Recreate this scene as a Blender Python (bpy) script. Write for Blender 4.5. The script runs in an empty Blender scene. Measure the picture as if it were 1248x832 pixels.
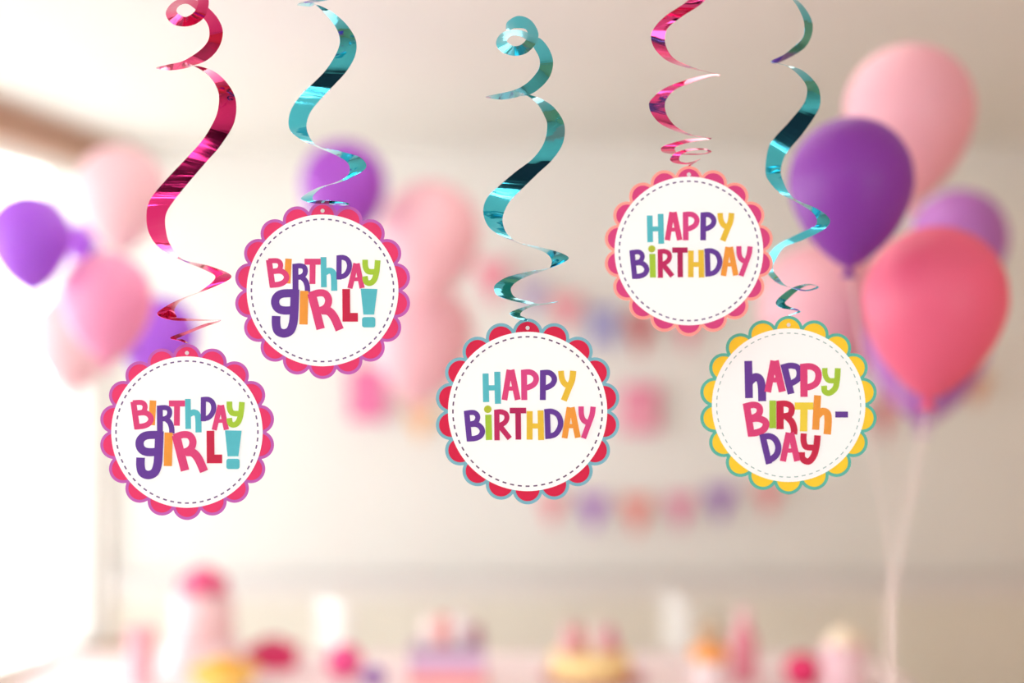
import bpy, bmesh, math, random
from mathutils import Vector, Matrix
random.seed(7)
scn = bpy.context.scene
COL = scn.collection
F = 50 / 36 * 1248          # focal length in pixels of a 1248 px wide frame
HX, HY, CZ = 624.0, 480.0, 1.6
PI = math.pi


def P(x, y, Y):
    """point at depth Y seen at pixel (x, y)"""
    return Vector(((x - HX) / F * Y, Y, CZ - (y - HY) / F * Y))


# ------------------------------------------------------------------ materials
def lin(c):
    out = []
    for v in c:
        v /= 255.0
        out.append(v / 12.92 if v <= 0.04045 else ((v + 0.055) / 1.055) ** 2.4)
    return out


def mat(name, rgb, rough=0.6, spec=0.4, metal=0.0, vary=0.06, nscale=6.0, bump=0.0, transl=0.0, coat=0.0, sheen=0.0):
    m = bpy.data.materials.new(name)
    m.use_nodes = True
    nt = m.node_tree
    b = nt.nodes['Principled BSDF']
    c = lin(rgb)
    tc = nt.nodes.new('ShaderNodeTexCoord')
    nz = nt.nodes.new('ShaderNodeTexNoise')
    nz.inputs['Scale'].default_value = nscale
    nz.inputs['Detail'].default_value = 3
    nt.links.new(tc.outputs['Object'], nz.inputs['Vector'])
    mx = nt.nodes.new('ShaderNodeMix')
    mx.data_type = 'RGBA'
    mx.inputs['A'].default_value = [v * (1 - vary) for v in c] + [1]
    mx.inputs['B'].default_value = [min(1, v * (1 + vary)) for v in c] + [1]
    nt.links.new(nz.outputs['Fac'], mx.inputs['Factor'])
    nt.links.new(mx.outputs['Result'], b.inputs['Base Color'])
    b.inputs['Roughness'].default_value = rough
    b.inputs['Specular IOR Level'].default_value = spec
    b.inputs['Metallic'].default_value = metal
    b.inputs['Coat Weight'].default_value = coat
    b.inputs['Sheen Weight'].default_value = sheen
    if bump:
        bp = nt.nodes.new('ShaderNodeBump')
        bp.inputs['Strength'].default_value = bump
        bp.inputs['Distance'].default_value = 0.01
        nt.links.new(nz.outputs['Fac'], bp.inputs['Height'])
        nt.links.new(bp.outputs['Normal'], b.inputs['Normal'])
    if transl:
        tr = nt.nodes.new('ShaderNodeBsdfTranslucent')
        nt.links.new(mx.outputs['Result'], tr.inputs['Color'])
        ms = nt.nodes.new('ShaderNodeMixShader')
        ms.inputs[0].default_value = transl
        nt.links.new(b.outputs[0], ms.inputs[1])
        nt.links.new(tr.outputs[0], ms.inputs[2])
        nt.links.new(ms.outputs[0], nt.nodes['Material Output'].inputs['Surface'])
    return m


def foil(name, rgb):
    """crinkled mirror foil: fine cross ripples along the strip bend the reflections"""
    m = mat(name, rgb, rough=0.09, metal=1.0, vary=0.03)
    nt = m.node_tree
    b = nt.nodes['Principled BSDF']
    uv = nt.nodes.new('ShaderNodeUVMap')
    mp = nt.nodes.new('ShaderNodeMapping')
    mp.inputs['Scale'].default_value = (55, 0.12, 1)
    nz = nt.nodes.new('ShaderNodeTexNoise')
    nz.inputs['Scale'].default_value = 1.0
    nz.inputs['Detail'].default_value = 2.5
    bp = nt.nodes.new('ShaderNodeBump')
    bp.inputs['Strength'].default_value = 0.35
    bp.inputs['Distance'].default_value = 0.0022
    nt.links.new(uv.outputs[0], mp.inputs[0])
    nt.links.new(mp.outputs[0], nz.inputs['Vector'])
    nt.links.new(nz.outputs['Fac'], bp.inputs['Height'])
    nt.links.new(bp.outputs['Normal'], b.inputs['Normal'])
    return m


def glass_mat():
    m = bpy.data.materials.new('clear_glass')
    m.use_nodes = True
    nt = m.node_tree
    nt.nodes.remove(nt.nodes['Principled BSDF'])
    t = nt.nodes.new('ShaderNodeBsdfTransparent')
    g = nt.nodes.new('ShaderNodeBsdfGlossy')
    g.inputs['Roughness'].default_value = 0.02
    mx = nt.nodes.new('ShaderNodeMixShader')
    mx.inputs[0].default_value = 0.05
    nt.links.new(t.outputs[0], mx.inputs[1])
    nt.links.new(g.outputs[0], mx.inputs[2])
    nt.links.new(mx.outputs[0], nt.nodes['Material Output'].inputs['Surface'])
    return m


def stripes_mat(name, a, b_, n, rough=0.5, mode='stripe'):
    """vertical stripes round a cup, or dots, from object coordinates"""
    m = mat(name, a, rough=rough, vary=0.02)
    nt = m.node_tree
    b = nt.nodes['Principled BSDF']
    tc = nt.nodes.new('ShaderNodeTexCoord')
    if mode == 'stripe':
        sp = nt.nodes.new('ShaderNodeSeparateXYZ')
        at = nt.nodes.new('ShaderNodeMath'); at.operation = 'ARCTAN2'
        mu = nt.nodes.new('ShaderNodeMath'); mu.operation = 'MULTIPLY'; mu.inputs[1].default_value = n
        si = nt.nodes.new('ShaderNodeMath'); si.operation = 'SINE'
        gt = nt.nodes.new('ShaderNodeMath'); gt.operation = 'GREATER_THAN'; gt.inputs[1].default_value = 0
        nt.links.new(tc.outputs['Object'], sp.inputs[0])
        nt.links.new(sp.outputs['Y'], at.inputs[0]); nt.links.new(sp.outputs['X'], at.inputs[1])
        nt.links.new(at.outputs[0], mu.inputs[0]); nt.links.new(mu.outputs[0], si.inputs[0]); nt.links.new(si.outputs[0], gt.inputs[0])
        fac = gt.outputs[0]
    else:
        vo = nt.nodes.new('ShaderNodeTexVoronoi'); vo.inputs['Scale'].default_value = n; vo.inputs['Randomness'].default_value = 0.2
        gt = nt.nodes.new('ShaderNodeMath'); gt.operation = 'LESS_THAN'; gt.inputs[1].default_value = 0.33
        nt.links.new(tc.outputs['Object'], vo.inputs['Vector'])
        nt.links.new(vo.outputs['Distance'], gt.inputs[0])
        fac = gt.outputs[0]
    mx = nt.nodes.new('ShaderNodeMix'); mx.data_type = 'RGBA'
    mx.inputs['A'].default_value = lin(a) + [1]
    mx.inputs['B'].default_value = lin(b_) + [1]
    nt.links.new(fac, mx.inputs['Factor'])
    nt.links.new(mx.outputs['Result'], b.inputs['Base Color'])
    return m


# ------------------------------------------------------------------ mesh helpers
class MB:
    def __init__(s):
        s.v, s.f, s.mi, s.mats = [], [], [], []
        s.smooth = False

    def mat_i(s, m):
        if m not in s.mats:
            s.mats.append(m)
        return s.mats.index(m)

    def add(s, vs, fs, m):
        b = len(s.v)
        s.v += [tuple(v) for v in vs]
        k = s.mat_i(m)
        for f in fs:
            s.f.append([b + i for i in f])
            s.mi.append(k)

    def box(s, lo, hi, m, M=None):
        vs = [Vector((x, y, z)) for z in (lo[2], hi[2]) for y in (lo[1], hi[1]) for x in (lo[0], hi[0])]
        if M is not None:
            vs = [M @ v for v in vs]
        s.add(vs, [(0, 2, 3, 1), (4, 5, 7, 6), (0, 1, 5, 4), (2, 6, 7, 3), (0, 4, 6, 2), (1, 3, 7, 5)], m)

    def prism_xz(s, pts, y0, y1, m, center=None):
        """polygon in the XZ plane (star-shaped about center) given depth y0 (front, smaller) .. y1"""
        n = len(pts)
        if center is None:
            center = (sum(p[0] for p in pts) / n, sum(p[1] for p in pts) / n)
        vs = [(p[0], y0, p[1]) for p in pts] + [(p[0], y1, p[1]) for p in pts] + [(center[0], y0, center[1]), (center[0], y1, center[1])]
        fs = []
        for i in range(n):
            j = (i + 1) % n
            fs += [(2 * n, i, j), (2 * n + 1, n + j, n + i), (i, n + i, n + j, j)]
        s.add(vs, fs, m)

    def stroke_xz(s, pts, w, y0, y1, m):
        """flat thick stroke along a polyline in the XZ plane"""
        n = len(pts)
        L, R = [], []
        for i in range(n):
            p = Vector(pts[i])
            a = (p - Vector(pts[i - 1])).normalized() if i else None
            b = (Vector(pts[i + 1]) - p).normalized() if i < n - 1 else None
            t = (a or b) if (a is None or b is None) else (a + b).normalized()
            nn = Vector((-t.y, t.x))
            k = 1.0
            if a is not None and b is not None:
                k = min(1.25, 1 / max(0.5, nn.dot(Vector((-a.y, a.x)))))
            L.append(p + nn * w / 2 * k)
            R.append(p - nn * w / 2 * k)
        vs = [(q.x, y0, q.y) for q in L] + [(q.x, y0, q.y) for q in R] + [(q.x, y1, q.y) for q in L] + [(q.x, y1, q.y) for q in R]
        fs = []
        for i in range(n - 1):
            fs += [(i, i + 1, n + i + 1, n + i), (2 * n + i, 3 * n + i, 3 * n + i + 1, 2 * n + i + 1),
                   (i, 2 * n + i, 2 * n + i + 1, i + 1), (n + i, n + i + 1, 3 * n + i + 1, 3 * n + i)]
        e = n - 1
        fs += [(0, n, 3 * n, 2 * n), (e, 2 * n + e, 3 * n + e, n + e)]
        s.add(vs, fs, m)

    def lathe(s, prof, m, seg=40, c=(0, 0, 0), wob=None, M=None):
        """profile list of (r, z) revolved about z"""
        vs, fs = [], []
        n = len(prof)
        for i, (r, z) in enumerate(prof):
            for k in range(seg):
                a = 2 * PI * k / seg
                rr = r * (wob(a, i) if wob else 1)
                v = Vector((c[0] + rr * math.cos(a), c[1] + rr * math.sin(a), c[2] + z))
                vs.append(M @ v if M is not None else v)
        for i in range(n - 1):
            for k in range(seg):
                k2 = (k + 1) % seg
                fs.append((i * seg + k, i * seg + k2, (i + 1) * seg + k2, (i + 1) * seg + k))
        fs.append(tuple(range(seg))[::-1])
        fs.append(tuple((n - 1) * seg + k for k in range(seg)))
        s.add(vs, fs, m)

    def tube(s, pts, r, m, seg=8):
        pts = [Vector(p) for p in pts]
        vs, fs = [], []
        n = len(pts)
        for i, p in enumerate(pts):
            t = (pts[min(i + 1, n - 1)] - pts[max(i - 1, 0)]).normalized()
            u = t.cross(Vector((0.31, 0.9, 0.2))).normalized()
            w = t.cross(u)
            for k in range(seg):
                a = 2 * PI * k / seg
                vs.append(p + (u * math.cos(a) + w * math.sin(a)) * r)
        for i in range(n - 1):
            for k in range(seg):
                k2 = (k + 1) % seg
                fs.append((i * seg + k, i * seg + k2, (i + 1) * seg + k2, (i + 1) * seg + k))
        fs.append(tuple(range(seg))[::-1])
        fs.append(tuple((n - 1) * seg + k for k in range(seg)))
        s.add(vs, fs, m)

    def build(s, name, parent=None, loc=None, smooth=False, bevel=0, subsurf=0):
        me = bpy.data.meshes.new(name)
        me.from_pydata(s.v, [], s.f)
        for m in s.mats:
            me.materials.append(m)
        me.polygons.foreach_set('material_index', s.mi)
        me.update()
        bm = bmesh.new(); bm.from_mesh(me)
        bmesh.ops.recalc_face_normals(bm, faces=bm.faces)
        bm.to_mesh(me); bm.free()
        if smooth:
            me.polygons.foreach_set('use_smooth', [True] * len(me.polygons))
            me.set_sharp_from_angle(angle=math.radians(50))
        o = bpy.data.objects.new(name, me)
        COL.objects.link(o)
        if parent is not None:
            o.parent = parent
        if loc is not None:
            o.location = loc
        if bevel:
            md = o.modifiers.new('soft_edges', 'BEVEL'); md.width = bevel; md.segments = 3; md.limit_method = 'ANGLE'
        if subsurf:
            md = o.modifiers.new('smooth', 'SUBSURF'); md.levels = subsurf; md.render_levels = subsurf
        return o


def one(fn, m, name, parent=None, **kw):
    mb = MB()
    fn(mb, m)
    return mb.build(name, parent, **kw)


def tag(o, label, cat, group=None):
    o['label'] = label
    o['category'] = cat
    if group:
        o['group'] = group
    return o


def empty(name, loc, label=None, cat=None, group=None, rz=0):
    o = bpy.data.objects.new(name, None)
    o.empty_display_size = 0.05
    COL.objects.link(o)
    o.location = loc
    o.rotation_euler = (0, 0, rz)
    if label:
        tag(o, label, cat, group)
    return o


def structure(o):
    o['kind'] = 'structure'
    return o


def catmull(pts, n=8):
    out = []
    m = len(pts)
    for i in range(m - 1):
        p0, p1, p2, p3 = pts[max(i - 1, 0)], pts[i], pts[i + 1], pts[min(i + 2, m - 1)]
        for k in range(n):
            t = k / n
            out.append(tuple(0.5 * (2 * b + (c - a) * t + (2 * a - 5 * b + 4 * c - d) * t * t + (3 * b - a - 3 * c + d) * t ** 3)
                             for a, b, c, d in zip(p0, p1, p2, p3)))
    out.append(tuple(pts[-1]))
    return out


# ------------------------------------------------------------------ palette
M_wall = mat('cream_wall_paint', (238, 237, 232), 0.85, 0.2, vary=0.02, nscale=1.5)
M_ceil = mat('ceiling_paint', (236, 234, 228), 0.9, 0.2, vary=0.02, nscale=1.2)
M_wains = mat('beige_panel_paint', (245, 240, 227), 0.7, 0.3, vary=0.03, nscale=2)
M_tan = mat('tan_side_wall_paint', (210, 170, 130), 0.85, 0.2, vary=0.02, nscale=1.5)
M_added_board = mat('added_dark_board', (66, 52, 54), 0.7, 0.2, vary=0.2, nscale=3)
M_rail = mat('off_white_trim_paint', (244, 239, 236), 0.6, 0.3, vary=0.02)
M_corn = mat('tan_wood_cornice', (206, 168, 146), 0.6, 0.3, vary=0.06, nscale=3)
M_sill = mat('tan_wood_sill', (190, 150, 115), 0.6, 0.3, vary=0.08, nscale=4)
M_floor = mat('oak_floor', (198, 192, 180), 0.5, 0.4, vary=0.12, nscale=3)
M_white = mat('white_paint', (244, 242, 238), 0.5, 0.4, vary=0.02)
M_added_drape = mat('added_dark_cloth', (66, 54, 62), 0.95, 0.1, vary=0.2, nscale=5)
M_glass = glass_mat()

# ------------------------------------------------------------------ the setting
YB = 6.5
ZC = CZ + (HY - 178) / F * YB            # ceiling height
XR = 2.75
YF = -2.5
XB = (135 - HX) / F * YB                 # back left corner
SL = 0.222                               # the window wall opens out towards the viewer


def XL(Y):
    return XB - SL * (YB - Y)


mb = MB(); mb.box((-4.2, YF - .2, -.1), (XR + .2, YB + .2, 0), M_floor)
structure(mb.build('floor'))
mb = MB(); mb.box((-4.2, YF - .2, ZC), (XR + .2, YB + .2, ZC + .1), M_ceil)
structure(mb.build('ceiling'))
zr1 = CZ - (703 - HY) / F * YB
zr0 = CZ - (727 - HY) / F * YB
mb = MB(); mb.box((XB - .3, YB, 0), (XR + .2, YB + .15, ZC), M_wall)
structure(mb.build('wall_back'))
mb = MB(); mb.box((XB, YB - .012, .1), (XR, YB, zr0), M_wains)
for k in range(9):
    x0 = XB + .12 + k * .52
    if x0 + .42 < XR:
        for (a, b, c, d) in ((x0, x0 + .42, .2, .215), (x0, x0 + .42, zr0 - .1, zr0 - .085), (x0, x0 + .015, .2, zr0 - .085), (x0 + .405, x0 + .42, .2, zr0 - .085)):
            mb.box((a, YB - .02, c), (b, YB - .011, d), M_wains)
structure(mb.build('trim_1'))
mb = MB(); mb.box((XB, YB - .035, zr0), (XR, YB, zr1), M_rail)
mb.box((XB, YB - .05, zr1 - .02), (XR, YB, zr1), M_rail)
structure(mb.build('trim_2'))
mb = MB(); mb.box((XB, YB - .02, 0), (XR, YB, .1), M_rail)
structure(mb.build('baseboard_back'))
RW = (-2.3, -.4, .5, 2.45)                # unseen window added in the right wall, for light and foil reflections
mb = MB()
mb.box((XR, YF, 0), (XR + .15, YB + .15, RW[2]), M_tan)
mb.box((XR, YF, RW[3]), (XR + .15, YB + .15, ZC), M_tan)
mb.box((XR, YF, RW[2]), (XR + .15, RW[0], RW[3]), M_tan)
mb.box((XR, RW[1], RW[2]), (XR + .15, YB + .15, RW[3]), M_tan)
structure(mb.build('wall_right'))
wr = structure(empty('window_4', (0, 0, 0)))
mb = MB()
for y in (RW[0], (RW[0] + RW[1]) / 2 - .03, RW[1] - .06):
    mb.box((XR + .05, y, RW[2]), (XR + .12, y + .06, RW[3]), M_white)
for z in (RW[2], RW[3] - .06):
    mb.box((XR + .05, RW[0], z), (XR + .12, RW[1], z + .06), M_white)
mb.build('window_frame', wr)
mb = MB(); mb.box((XR + .08, RW[0] + .03, RW[2] + .03), (XR + .086, RW[1] - .03, RW[3] - .03), M_glass)
mb.build('window_pane', wr)
# dark boards added to the unseen ceiling so the foil reflects dark bands
mb = MB(); mb.box((-3.2, YF, ZC - .03), (XR, -.2, ZC), M_added_board)
for k in range(8):
    mb.box((-3.2, -.35 - k * .29, ZC - .05), (XR, -.27 - k * .29, ZC - .029), M_added_board)
structure(mb.build('added_ceiling_boards'))

# left wall with its tall window; t runs along the wall from the back corner to the front
dirv = Vector((-SL, -1, 0)).normalized()
nrm = Vector((1, -SL, 0)).normalized()                 # into the room
ML = Matrix(((dirv.x, -nrm.x, 0, XB), (dirv.y, -nrm.y, 0, YB), (0, 0, 1, 0), (0, 0, 0, 1)))
TL = (YB - YF) / -dirv.y
zs = CZ - (784 - HY) / F * YB
zt = ZC - .15
t0 = .07
t1 = 6.8
mb = MB()
mb.box((0, 0, 0), (TL, .16, zs), M_wall, ML)
mb.box((0, 0, zt), (TL, .16, ZC), M_wall, ML)
mb.box((-.1, 0, zs), (t0, .16, zt), M_wall, ML)
mb.box((t1, 0, zs), (TL, .16, zt), M_wall, ML)
structure(mb.build('wall_left'))
mb = MB(); mb.box((0, -.07, ZC - .14), (TL, 0, ZC), M_corn, ML); mb.box((0, -.1, ZC - .05), (TL, 0, ZC), M_corn, ML)
structure(mb.build('trim_3'))
wroot = structure(empty('window_1', ML @ Vector((t0, 0, zs))))
MW = ML
mb = MB()
for a in (t0, t0 + 1.95, t0 + 3.6, t1 - .04):
    mb.box((a, .06, zs), (a + .04, .12, zt), M_white, ML)
mb.box((t0, .06, zs), (t1, .12, zs + .03), M_white, ML)
mb.box((t0, .06, zt - .03), (t1, .12, zt), M_white, ML)
o = mb.build('window_frame'); o.parent = wroot; o.matrix_parent_inverse = Matrix.Translation(-wroot.location)
mb = MB(); mb.box((t0 + .03, .085, zs + .03), (t1 - .03, .091, zt - .03), M_glass, ML)
o = mb.build('window_pane'); o.parent = wroot; o.matrix_parent_inverse = Matrix.Translation(-wroot.location)
mb = MB(); mb.box((.02, -.1, zs - .045), (t1 + .1, .07, zs), M_sill, ML)
o = mb.build('window_sill'); o.parent = wroot; o.matrix_parent_inverse = Matrix.Translation(-wroot.location)

# wall behind the viewer: openings and dark drapes added for light and foil reflections
openings = [(-3.3, -1.45), (1.3, 2.45)]
zo0, zo1 = .35, 2.55
mb = MB()
xs = [-4.0, openings[0][0], openings[0][1], openings[1][0], openings[1][1], XR]
for a, b in ((xs[0], xs[1]), (xs[2], xs[3]), (xs[4], xs[5])):
    mb.box((a, YF - .15, 0), (b, YF, ZC), M_wall)
for a, b in openings:
    mb.box((a, YF - .15, 0), (b, YF, zo0), M_wall)
    mb.box((a, YF - .15, zo1), (b, YF, ZC), M_wall)
structure(mb.build('wall_front'))
for k, (a, b) in enumerate(openings):
    wr = structure(empty('window_%d' % (k + 2), (0, 0, 0)))  # unseen windows, added to let in light and show in the foil
    mb = MB()
    for x in (a, (a + b) / 2 - .03, b - .06):
        mb.box((x, YF - .12, zo0), (x + .06, YF - .05, zo1), M_white)
    for z in (zo0, zo1 - .06):
        mb.box((a, YF - .12, z), (b, YF - .05, z + .06), M_white)
    mb.build('window_frame', wr)
    mb = MB(); mb.box((a + .03, YF - .09, zo0 + .03), (b - .03, YF - .084, zo1 - .03), M_glass)
    mb.build('window_pane', wr)


def added_drape(x0, x1):  # dark cloth added out of view to darken the foil reflections
    mb = MB()
    n = 60
    vs, fs = [], []
    for i in range(n + 1):
        x = x0 + (x1 - x0) * i / n
        y = YF + .1 + .035 * math.sin(i * 1.15)
        for z in (.03, ZC - .05):
            vs += [(x, y, z), (x, y + .012, z)]
    for i in range(n):
        a = i * 4; b = a + 4
        fs += [(a, b, b + 2, a + 2), (a + 1, a + 3, b + 3, b + 1), (a, a + 1, b + 1, b), (a + 2, b + 2, b + 3, a + 3)]
    fs += [(0, 2, 3, 1), (n * 4, n * 4 + 1, n * 4 + 3, n * 4 + 2)]
    mb.add(vs, fs, M_added_drape)
    return mb.build('added_curtain_drape', smooth=True)


for x0, x1, lab in ((-1.5, 1.33, 'wide dark curtain added unseen behind the viewer for the foil to reflect'),
                    (2.4, 2.7, 'narrow dark curtain added unseen in the corner behind the viewer for the foil to reflect')):
    tag(added_drape(x0, x1), lab, 'curtain')


# ------------------------------------------------------------------ round paper tags
YT = 1.8
S = YT / F                               # metres per pixel at the tags
PINK = (217, 62, 118); ORANGE = (236, 150, 55); PURPLE = (98, 52, 146); TEAL = (84, 182, 194)
GREEN = (163, 196, 52); RED = (196, 28, 66); YELLOW = (230, 186, 52); BERRY = (190, 34, 92); DEEP = (214, 64, 128)
LM = {}


def letter_mat(c):
    if c not in LM:
        LM[c] = mat('print_ink', c, 0.55, 0.3, vary=0.05, nscale=120)
    return LM[c]


A1 = (15.6, 320, 305); A2 = (15.6, 390, 305); A3 = (11.886, 325, 345); A4 = (11.886, 390, 345)
B1 = (9.6, 580, 445); B2 = (13.867, 560, 490); B3 = (13.867, 640, 490)
C1 = (9.6, 900, 435); C2 = (8.914, 900, 480); C3 = (13.137, 915, 520)


def rrect(x0, y0, x1, y1, r):
    pts = []
    for cx, cy, a0 in ((x1 - r, y0 + r, -90), (x1 - r, y1 - r, 0), (x0 + r, y1 - r, 90), (x0 + r, y0 + r, 180)):
        for k in range(5):
            a = math.radians(a0 + k * 22.5)
            pts.append((cx + r * math.cos(a), cy + r * math.sin(a)))
    return pts


def disc(cx, cy, r):
    return [(cx + r * math.cos(2 * PI * k / 20), cy + r * math.sin(2 * PI * k / 20)) for k in range(20)]


# each letter: frame, colour, strokes; a stroke is (width, points), 'p' marks a filled shape
GIRL = ((393.2, 353.8), 92.4, [
    (A1, ORANGE, [(125, [(497, 160), (470, 630)])]),
    (A1, PINK, [(112, [(122, 182), (195, 703)]), (96, [(112, 203), (270, 198), (335, 240), (343, 310), (300, 378), (160, 405)]),
                (105, [(160, 407), (330, 392), (425, 437), (460, 515), (420, 595), (320, 645), (150, 663)])]),
    (A1, PINK, [(115, [(800, 217), (1112, 217)]), (112, [(955, 220), (950, 640)])]),
    (A1, PURPLE, [(112, [(626, 262), (630, 830)]), (96, [(575, 307), (720, 295), (795, 325), (815, 395), (790, 465), (720, 508), (640, 508)]),
                  (102, [(735, 500), (815, 580), (850, 680), (857, 790)])]),
    (A2, TEAL, [(108, [(68, 130), (76, 702)]), (116, [(70, 440), (165, 388), (235, 408), (265, 490), (273, 768)])]),
    (A2, PURPLE, [(98, [(365, 98), (362, 556)]), (96, [(320, 145), (450, 138), (535, 195), (562, 300), (530, 410), (450, 490), (320, 508)])]),
    (A2, PINK, [(98, [(685, 250), (570, 722)]), (98, [(708, 250), (803, 718)]), (70, [(620, 550), (770, 550)])]),
    (A2, GREEN, [(106, [(860, 180), (865, 310), (905, 390), (970, 410), (1060, 408)]),
                 (106, [(1098, 190), (1082, 380), (1050, 520), (1000, 600), (930, 625), (875, 590), (855, 495)])]),
    (A3, PURPLE, [(118, [(420, 145), (230, 152), (145, 205), (125, 285), (160, 360), (245, 395), (400, 390)]),
                  (124, [(413, 92), (400, 420), (385, 580), (340, 690), (250, 727), (165, 690), (138, 590), (140, 475)])]),
    (A3, ORANGE, [(118, [(547, 112), (535, 597)])]),
    (A3, PINK, [(122, [(652, 150), (784, 663)]), (102, [(625, 185), (750, 142), (850, 155), (898, 235), (880, 325), (820, 380), (735, 402)]),
                (122, [(800, 392), (900, 405), (980, 495), (1060, 675)])]),
    (A4, RED, [(110, [(380, 85), (384, 556)]), (126, [(330, 494), (550, 494)])]),
    (A4, TEAL, ['p', [(592, 80), (832, 85), (785, 455), (630, 455)], rrect(612, 492, 802, 640, 32)]),
])
HAPPY = ((643.0, 501.2), 97.0, [
    (B1, TEAL, [(72, [(113, 95), (120, 430)]), (72, [(250, 75), (258, 450)]), (62, [(115, 265), (255, 262)])]),
    (B1, PINK, [(68, [(393, 52), (334, 406)]), (70, [(416, 52), (490, 404)]), (50, [(350, 272), (460, 272)])]),
    (B1, DEEP, [(70, [(562, 52), (566, 406)]), (66, [(530, 86), (630, 80), (688, 112), (705, 165), (680, 220), (620, 255), (565, 268)])]),
    (B1, PURPLE, [(70, [(785, 58), (782, 406)]), (64, [(752, 90), (850, 85), (903, 122), (918, 170), (895, 220), (840, 255), (785, 268)])]),
    (B1, YELLOW, [(68, [(995, 65), (1005, 150), (1035, 210), (1085, 245)]), (72, [(1138, 65), (1125, 170), (1085, 270), (1028, 412)])]),
    (B2, PURPLE, [(94, [(120, 150), (170, 656)]), (86, [(80, 190), (230, 172), (298, 215), (305, 280), (262, 345), (150, 370)]),
                  (92, [(150, 378), (280, 372), (358, 420), (388, 495), (350, 570), (260, 610), (125, 618)])]),
    (B2, GREEN, [(108, [(488, 210), (500, 637)])]),
    (B2, (178, 188, 48), ['p', disc(478, 118, 64)]),
    (B2, BERRY, [(90, [(630, 138), (635, 642)]), (86, [(588, 172), (700, 162), (780, 195), (802, 260), (775, 330), (710, 378), (640, 395)]),
                 (90, [(670, 385), (850, 612)])]),
    (B2, (176, 24, 84), [(95, [(850, 140), (1126, 140)]), (95, [(990, 150), (995, 630)])]),
    (B3, YELLOW, [(100, [(77, 150), (75, 630)]), (100, [(260, 138), (270, 637)]), (85, [(75, 400), (265, 400)])]),
    (B3, PURPLE, [(94, [(372, 118), (388, 617)]), (92, [(325, 162), (450, 155), (555, 215), (600, 340), (570, 460), (490, 550), (345, 577)])]),
    (B3, ORANGE, [(98, [(750, 85), (665, 606)]), (98, [(788, 85), (890, 597)]), (70, [(690, 402), (860, 402)])]),
    (B3, DEEP, [(90, [(945, 70), (950, 205), (985, 300), (1070, 355)]), (90, [(1148, 75), (1130, 210), (1080, 350), (985, 607)])]),
])
HBIRTH = ((961.0, 493.5), 93.5, [
    (C1, PURPLE, [(92, [(113, 45), (122, 480)]), (94, [(118, 300), (190, 236), (245, 255), (270, 340), (276, 516)])]),
    (C1, PINK, [(80, [(412, 42), (340, 410)]), (84, [(428, 42), (512, 405)]), (58, [(350, 268), (490, 268)])]),
    (C1, PURPLE, [(80, [(532, 100), (614, 430)]), (70, [(498, 125), (600, 100), (685, 118), (712, 185), (690, 260), (600, 315)])]),
    (C1, PINK, [(85, [(762, 80), (765, 465)]), (76, [(722, 118), (840, 110), (915, 150), (935, 220), (910, 300), (840, 345), (765, 353)])]),
    (C1, GREEN, [(62, [(1008, 128), (1013, 210), (1055, 272), (1150, 275)]), (68, [(1160, 130), (1150, 280), (1125, 370), (1060, 420), (1008, 400), (1000, 335)])]),
    (C2, GREEN, [(72, [(370, 70), (370, 372)])]),
    (C2, PINK, [(76, [(85, 112), (140, 458)]), (70, [(52, 140), (165, 117), (224, 145), (226, 205), (180, 248), (105, 265)]),
                (74, [(105, 277), (205, 265), (278, 290), (298, 335), (265, 390), (190, 420), (105, 427)])]),
    (C2, RED, [(78, [(450, 78), (450, 382)]), (66, [(412, 108), (510, 104), (565, 130), (576, 180), (550, 228), (450, 245)]),
               (72, [(515, 238), (578, 305), (602, 380), (600, 437)])]),
    (C2, (238, 206, 60), [(78, [(610, 130), (810, 130)]), (78, [(710, 130), (705, 405)])]),
    (C2, ORANGE, [(76, [(858, 15), (836, 387)]), (80, [(845, 245), (905, 190), (960, 210), (972, 290), (962, 437)])]),
    (C2, PURPLE, [(65, [(1050, 222), (1187, 222)])]),
    (C3, RED, [(96, [(845, 105), (842, 225), (885, 320), (1040, 330)]), (102, [(1065, 135), (1050, 300), (1010, 450), (940, 545), (870, 545), (818, 490), (814, 405)])]),
    (C3, PURPLE, [(100, [(188, 150), (290, 590)]), (98, [(145, 175), (280, 148), (378, 190), (435, 300), (420, 420), (350, 500), (250, 545)])]),
    (C3, PINK, [(96, [(604, 92), (510, 550)]), (100, [(640, 92), (742, 545)]), (68, [(540, 378), (720, 378)])]),
])

M_paper = mat('white_card', (250, 250, 250), 0.75, 0.2, vary=0.006, nscale=60)
M_eye = mat('pale_eyelet', (226, 214, 216), 0.4, 0.5)


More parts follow.
